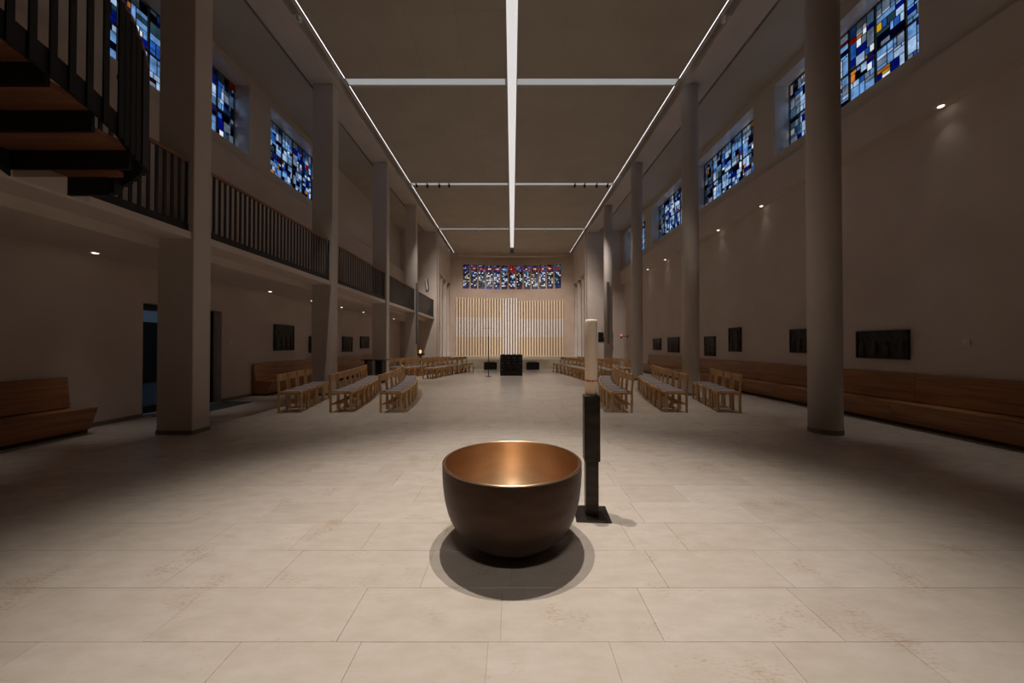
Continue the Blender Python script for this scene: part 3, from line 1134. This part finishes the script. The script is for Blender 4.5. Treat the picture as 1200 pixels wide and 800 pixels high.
def dense(pr, n=5):
    out = []
    for i in range(len(pr) - 1):
        p0 = Vector(pr[max(0, i - 1)])
        p1 = Vector(pr[i])
        p2 = Vector(pr[i + 1])
        p3 = Vector(pr[min(len(pr) - 1, i + 2)])
        for j in range(n):
            t = j / n
            q = 0.5 * ((2 * p1) + (-p0 + p2) * t + (2 * p0 - 5 * p1 + 4 * p2 - p3) * t * t + (-p0 + 3 * p1 - 3 * p2 + p3) * t ** 3)
            out.append((max(0.0005, q.x), max(0.0, q.y)))
    out.append(pr[-1])
    return out


obj('shell', MB().lathe(dense(outp), 96, close=False), bowl_out, fo, 0, True)
obj('gilded_lining', MB().lathe(dense(inp), 96, close=False), bowl_in, fo, 0, True)
obj('rim', MB().lathe([(0.4982, 0.583), (0.4985, 0.588), (0.495, 0.591), (0.484, 0.591), (0.479, 0.588), (0.480, 0.580)], 96, close=False), bowl_in, fo, 0, True)

# ------------------------------------------------------------------ candle and its stand
cs = thing('candle_stand', 'tall square burnished steel candle stand on a flat plate', 'candle stand', (0.665, 2.985, 0), R(-4))
obj('base_plate', MB().box(-0.14, 0.14, -0.14, 0.14, 0, 0.014), candle_stand_m, cs, 0.003)
obj('lower_post', MB().box(-0.052, 0.052, -0.052, 0.052, 0.014, 0.56), candle_stand_m, cs, 0.003)
obj('upper_sleeve', MB().box(-0.064, 0.064, -0.064, 0.064, 0.46, 1.0), candle_stand_m, cs, 0.003)
wax = mat('candle_wax', (0.86, 0.74, 0.60), 0.5)
nt = wax.node_tree
tc = nt.nodes.new('ShaderNodeTexCoord')
sp = nt.nodes.new('ShaderNodeSeparateXYZ')
nt.links.new(tc.outputs['Object'], sp.inputs[0])
nz = nt.nodes.new('ShaderNodeTexNoise')
nz.inputs['Scale'].default_value = 38
mpz = nt.nodes.new('ShaderNodeMapping')
mpz.inputs['Scale'].default_value = (1, 1, 0.3)
nt.links.new(tc.outputs['Object'], mpz.inputs[0])
nt.links.new(mpz.outputs[0], nz.inputs['Vector'])
sb = nt.nodes.new('ShaderNodeMath')
sb.operation = 'SUBTRACT'
sb.inputs[1].default_value = 0.122
nt.links.new(sp.outputs[2], sb.inputs[0])
ab = nt.nodes.new('ShaderNodeMath')
ab.operation = 'ABSOLUTE'
nt.links.new(sb.outputs[0], ab.inputs[0])
wn = nt.nodes.new('ShaderNodeMath')
wn.operation = 'MULTIPLY_ADD'
wn.inputs[1].default_value = 0.016
wn.inputs[2].default_value = -0.003
nt.links.new(nz.outputs[0], wn.inputs[0])
lt = nt.nodes.new('ShaderNodeMath')
lt.operation = 'LESS_THAN'
nt.links.new(ab.outputs[0], lt.inputs[0])
nt.links.new(wn.outputs[0], lt.inputs[1])
mxz = nt.nodes.new('ShaderNodeMix')
mxz.data_type = 'RGBA'
mxz.inputs[6].default_value = (0.86, 0.74, 0.60, 1)
mxz.inputs[7].default_value = (0.50, 0.05, 0.03, 1)
nt.links.new(lt.outputs[0], mxz.inputs[0])
nt.links.new(mxz.outputs[2], wax.node_tree.nodes['Principled BSDF'].inputs['Base Color'])
wb = wax.node_tree.nodes['Principled BSDF']
wb.inputs['Subsurface Weight'].default_value = 0.35
wb.inputs['Subsurface Radius'].default_value = (0.02, 0.012, 0.006)
wb.inputs['Subsurface Scale'].default_value = 0.6
ca = thing('paschal_candle', 'thick cream candle with a thin red band on the steel stand', 'candle', (0.665, 2.985, 1.0))
obj('wax', MB().lathe([(0.052, 0.0), (0.052, 0.61), (0.050, 0.625), (0.044, 0.632), (0.030, 0.628), (0.012, 0.622)], 40), wax, ca, 0, True)
obj('wick', MB().lathe([(0.0025, 0.60), (0.0025, 0.636)], 8), steel, ca)

# ------------------------------------------------------------------ altar group
al = thing('altar', 'black cube altar with round bosses in front of the slat screen', 'altar', (-0.03, 16.9, 0))
obj('block', MB().box(-0.515, 0.515, -0.5, 0.5, 0.0, 0.96), altar_m, al, 0.01)
boss = MB().lathe([(0.10, 0.0), (0.095, 0.018), (0.06, 0.035), (0.0005, 0.04)], 20).mesh('boss', altar_m, 0, True)
for i in range(4):
    for j in range(3):
        link('boss', boss, al, (-0.375 + 0.25 * i, -0.5, 0.2 + 0.28 * j), (R(90), 0, 0))
for i in range(4):
    obj('top_notch', MB().box(-0.42 + 0.25 * i, -0.33 + 0.25 * i, -0.49, 0.49, 0.96, 0.975), altar_m, al)
for s in (-1, 1):
    st_ = thing('stone_seat', 'low black block seat with a raised top, %s of the altar' % ('left' if s < 0 else 'right'), 'seat', (s * 1.22 - 0.02, 20.6, 0), 0, 'low black seats beside the altar')
    obj('block', MB().box(-0.37, 0.37, -0.25, 0.25, 0, 0.42), altar_m, st_, 0.01)
    obj('top_pad', MB().prism([(-0.26, 0.42), (0.26, 0.42), (0.24, 0.46), (-0.24, 0.46)], 'y', -0.2, 0.2), stair_w, st_)
brass = mat('aged_brass', (0.32, 0.25, 0.19), 0.4, 0.5)
cr = thing('processional_cross', 'slim dark standing cross left of the altar', 'cross', (-1.05, 15.9, 0))
obj('foot', MB().lathe([(0.14, 0.0), (0.14, 0.015), (0.03, 0.03)], 24), steel, cr)
obj('pole', MB().lathe([(0.018, 0.02), (0.018, 1.85)], 12), steel, cr)
obj('cross_upright', MB().box(-0.008, 0.008, -0.006, 0.006, 1.85, 2.42), brass, cr)
obj('cross_arm', MB().box(-0.22, 0.22, -0.006, 0.006, 2.16, 2.172), brass, cr)

# ------------------------------------------------------------------ small fittings
tb = thing('side_table', 'dark thin-topped table beside the third left pillar', 'table', (-5.15, 13.4, 0))
obj('table_top', MB().box(-0.44, 0.44, -0.3, 0.3, 0.84, 0.87), steel, tb, 0.004)
for x in (0.12, 0.28):
    obj('leg', MB().box(x - 0.05, x + 0.05, -0.22, 0.22, 0, 0.84), steel, tb)
obj('leg', MB().box(-0.32, -0.22, -0.22, 0.22, 0, 0.84), steel, tb)

vt = thing('votive_stand', 'dark votive stand with a glowing orange light by the chancel', 'votive stand', (-5.5, 21.3, 0))
obj('post', MB().lathe([(0.16, 0), (0.16, 0.02), (0.03, 0.04), (0.03, 0.78), (0.25, 0.82), (0.27, 0.90), (0.25, 0.91)], 20), steel, vt)
obj('glow_glass', MB().lathe([(0.04, 0.91), (0.07, 0.96), (0.075, 1.02), (0.05, 1.10), (0.03, 1.12)], 16), flame_m, vt, 0, True)

rl = thing('sanctuary_lamp', 'small red lamp on a dark bracket on the right wall', 'lamp', (XW, 22.3, 1.95))
obj('bracket', MB().box(-0.42, 0, -0.015, 0.015, -0.02, 0.01).box(-0.02, 0, -0.06, 0.06, -0.1, 0.08), steel, rl)
obj('holder', MB().lathe([(0.04, -0.12), (0.06, -0.02), (0.06, 0.0)], 14, (-0.42, 0, 0)), steel, rl)
obj('red_glass', MB().lathe([(0.045, 0.0), (0.06, 0.05), (0.055, 0.13), (0.04, 0.15)], 14, (-0.42, 0, 0.0)), red_glow, rl, 0, True)

hb = thing('hymn_board', 'black stepped board on the pale wall right of the chancel', 'board', (5.87, YE - 0.03, 1.62))
obj('panel', MB().prism([(-0.24, 0), (0.24, 0), (0.24, 0.32), (0.10, 0.32), (0.10, 0.62), (-0.24, 0.62)], 'y', -0.02, 0.03), altar_m, hb)
obj('bracket', MB().bar((0.02, 0.0, 0.62), (-0.02, 0.0, 0.98), 0.02, 0.02, (0, 1, 0)), steel2, hb)
tag(obj('door_panel', MB().box(6.44, 6.60, YE - 0.03, YE, 1.02, 1.42).box(6.44, 6.60, YE - 0.03, YE, 1.56, 2.2), altar_m), 'narrow black panel pair on the wall beside the fourth right column', 'panel')

speaker_m = mat('speaker_grey', (0.24, 0.22, 0.21), 0.5)
grille_m = mat('speaker_grille', (0.15, 0.14, 0.135), 0.7)
for s in (-1, 1):
    xx = -5.045 if s < 0 else 4.99
    yy = 18.75 if s < 0 else 18.52
    t = thing('column_speaker', 'tall slim grey loudspeaker on the fourth %s' % ('left pillar' if s < 0 else 'right column'), 'loudspeaker', (xx, yy, 1.45), 0, 'slim column loudspeakers')
    obj('cabinet', MB().box(0.0 if s < 0 else -0.06, 0.09 if s < 0 else 0.06, -0.13, -0.02, 0, 3.25), speaker_m, t, 0.006)
    obj('grille', MB().box(0.005 if s < 0 else -0.05, 0.085 if s < 0 else 0.05, -0.14, -0.13, 0.05, 3.2), grille_m, t)
    obj('wall_bracket', MB().box(-0.02, 0.02, -0.03, 0.02 if s < 0 else 0.03, 1.0, 1.1).box(-0.02, 0.02, -0.03, 0.02 if s < 0 else 0.03, 2.2, 2.3), steel2, t)

t = thing('wall_speaker', 'small tilted white loudspeaker high on the wall left of the chancel', 'loudspeaker', (-5.45, YE - 0.16, 5.0))
obj('cabinet', MB().prism([(-0.10, 0.0), (0.02, 0.02), (-0.06, 0.72), (-0.18, 0.70)], 'y', -0.08, 0.08), white_box, t, 0.006)
obj('side_grille', MB().prism([(0.022, 0.03), (0.05, 0.035), (-0.03, 0.72), (-0.058, 0.715)], 'y', -0.075, 0.075), steel, t)
obj('mount', MB().box(-0.1, -0.04, 0.08, 0.16, 0.3, 0.4), steel2, t)

t = thing('wall_switch', 'small square white switch box on the right wall past the wide relief', 'switch', (XW, 5.68, 1.46))
obj('plate', MB().box(-0.025, 0, -0.05, 0.05, -0.05, 0.05), white_box, t, 0.005)
obj('rocker', MB().box(-0.031, -0.024, -0.03, 0.03, -0.035, 0.035), white_box, t, 0.002)
t = thing('wall_switch', 'small pale switch on the left wall right of the glass door', 'switch', (-XW, 9.15, 1.47))
obj('plate', MB().box(0, 0.02, -0.045, 0.045, -0.045, 0.045), white_box, t, 0.005)
obj('rocker', MB().box(0.019, 0.026, -0.025, 0.025, -0.03, 0.03), white_box, t, 0.002)
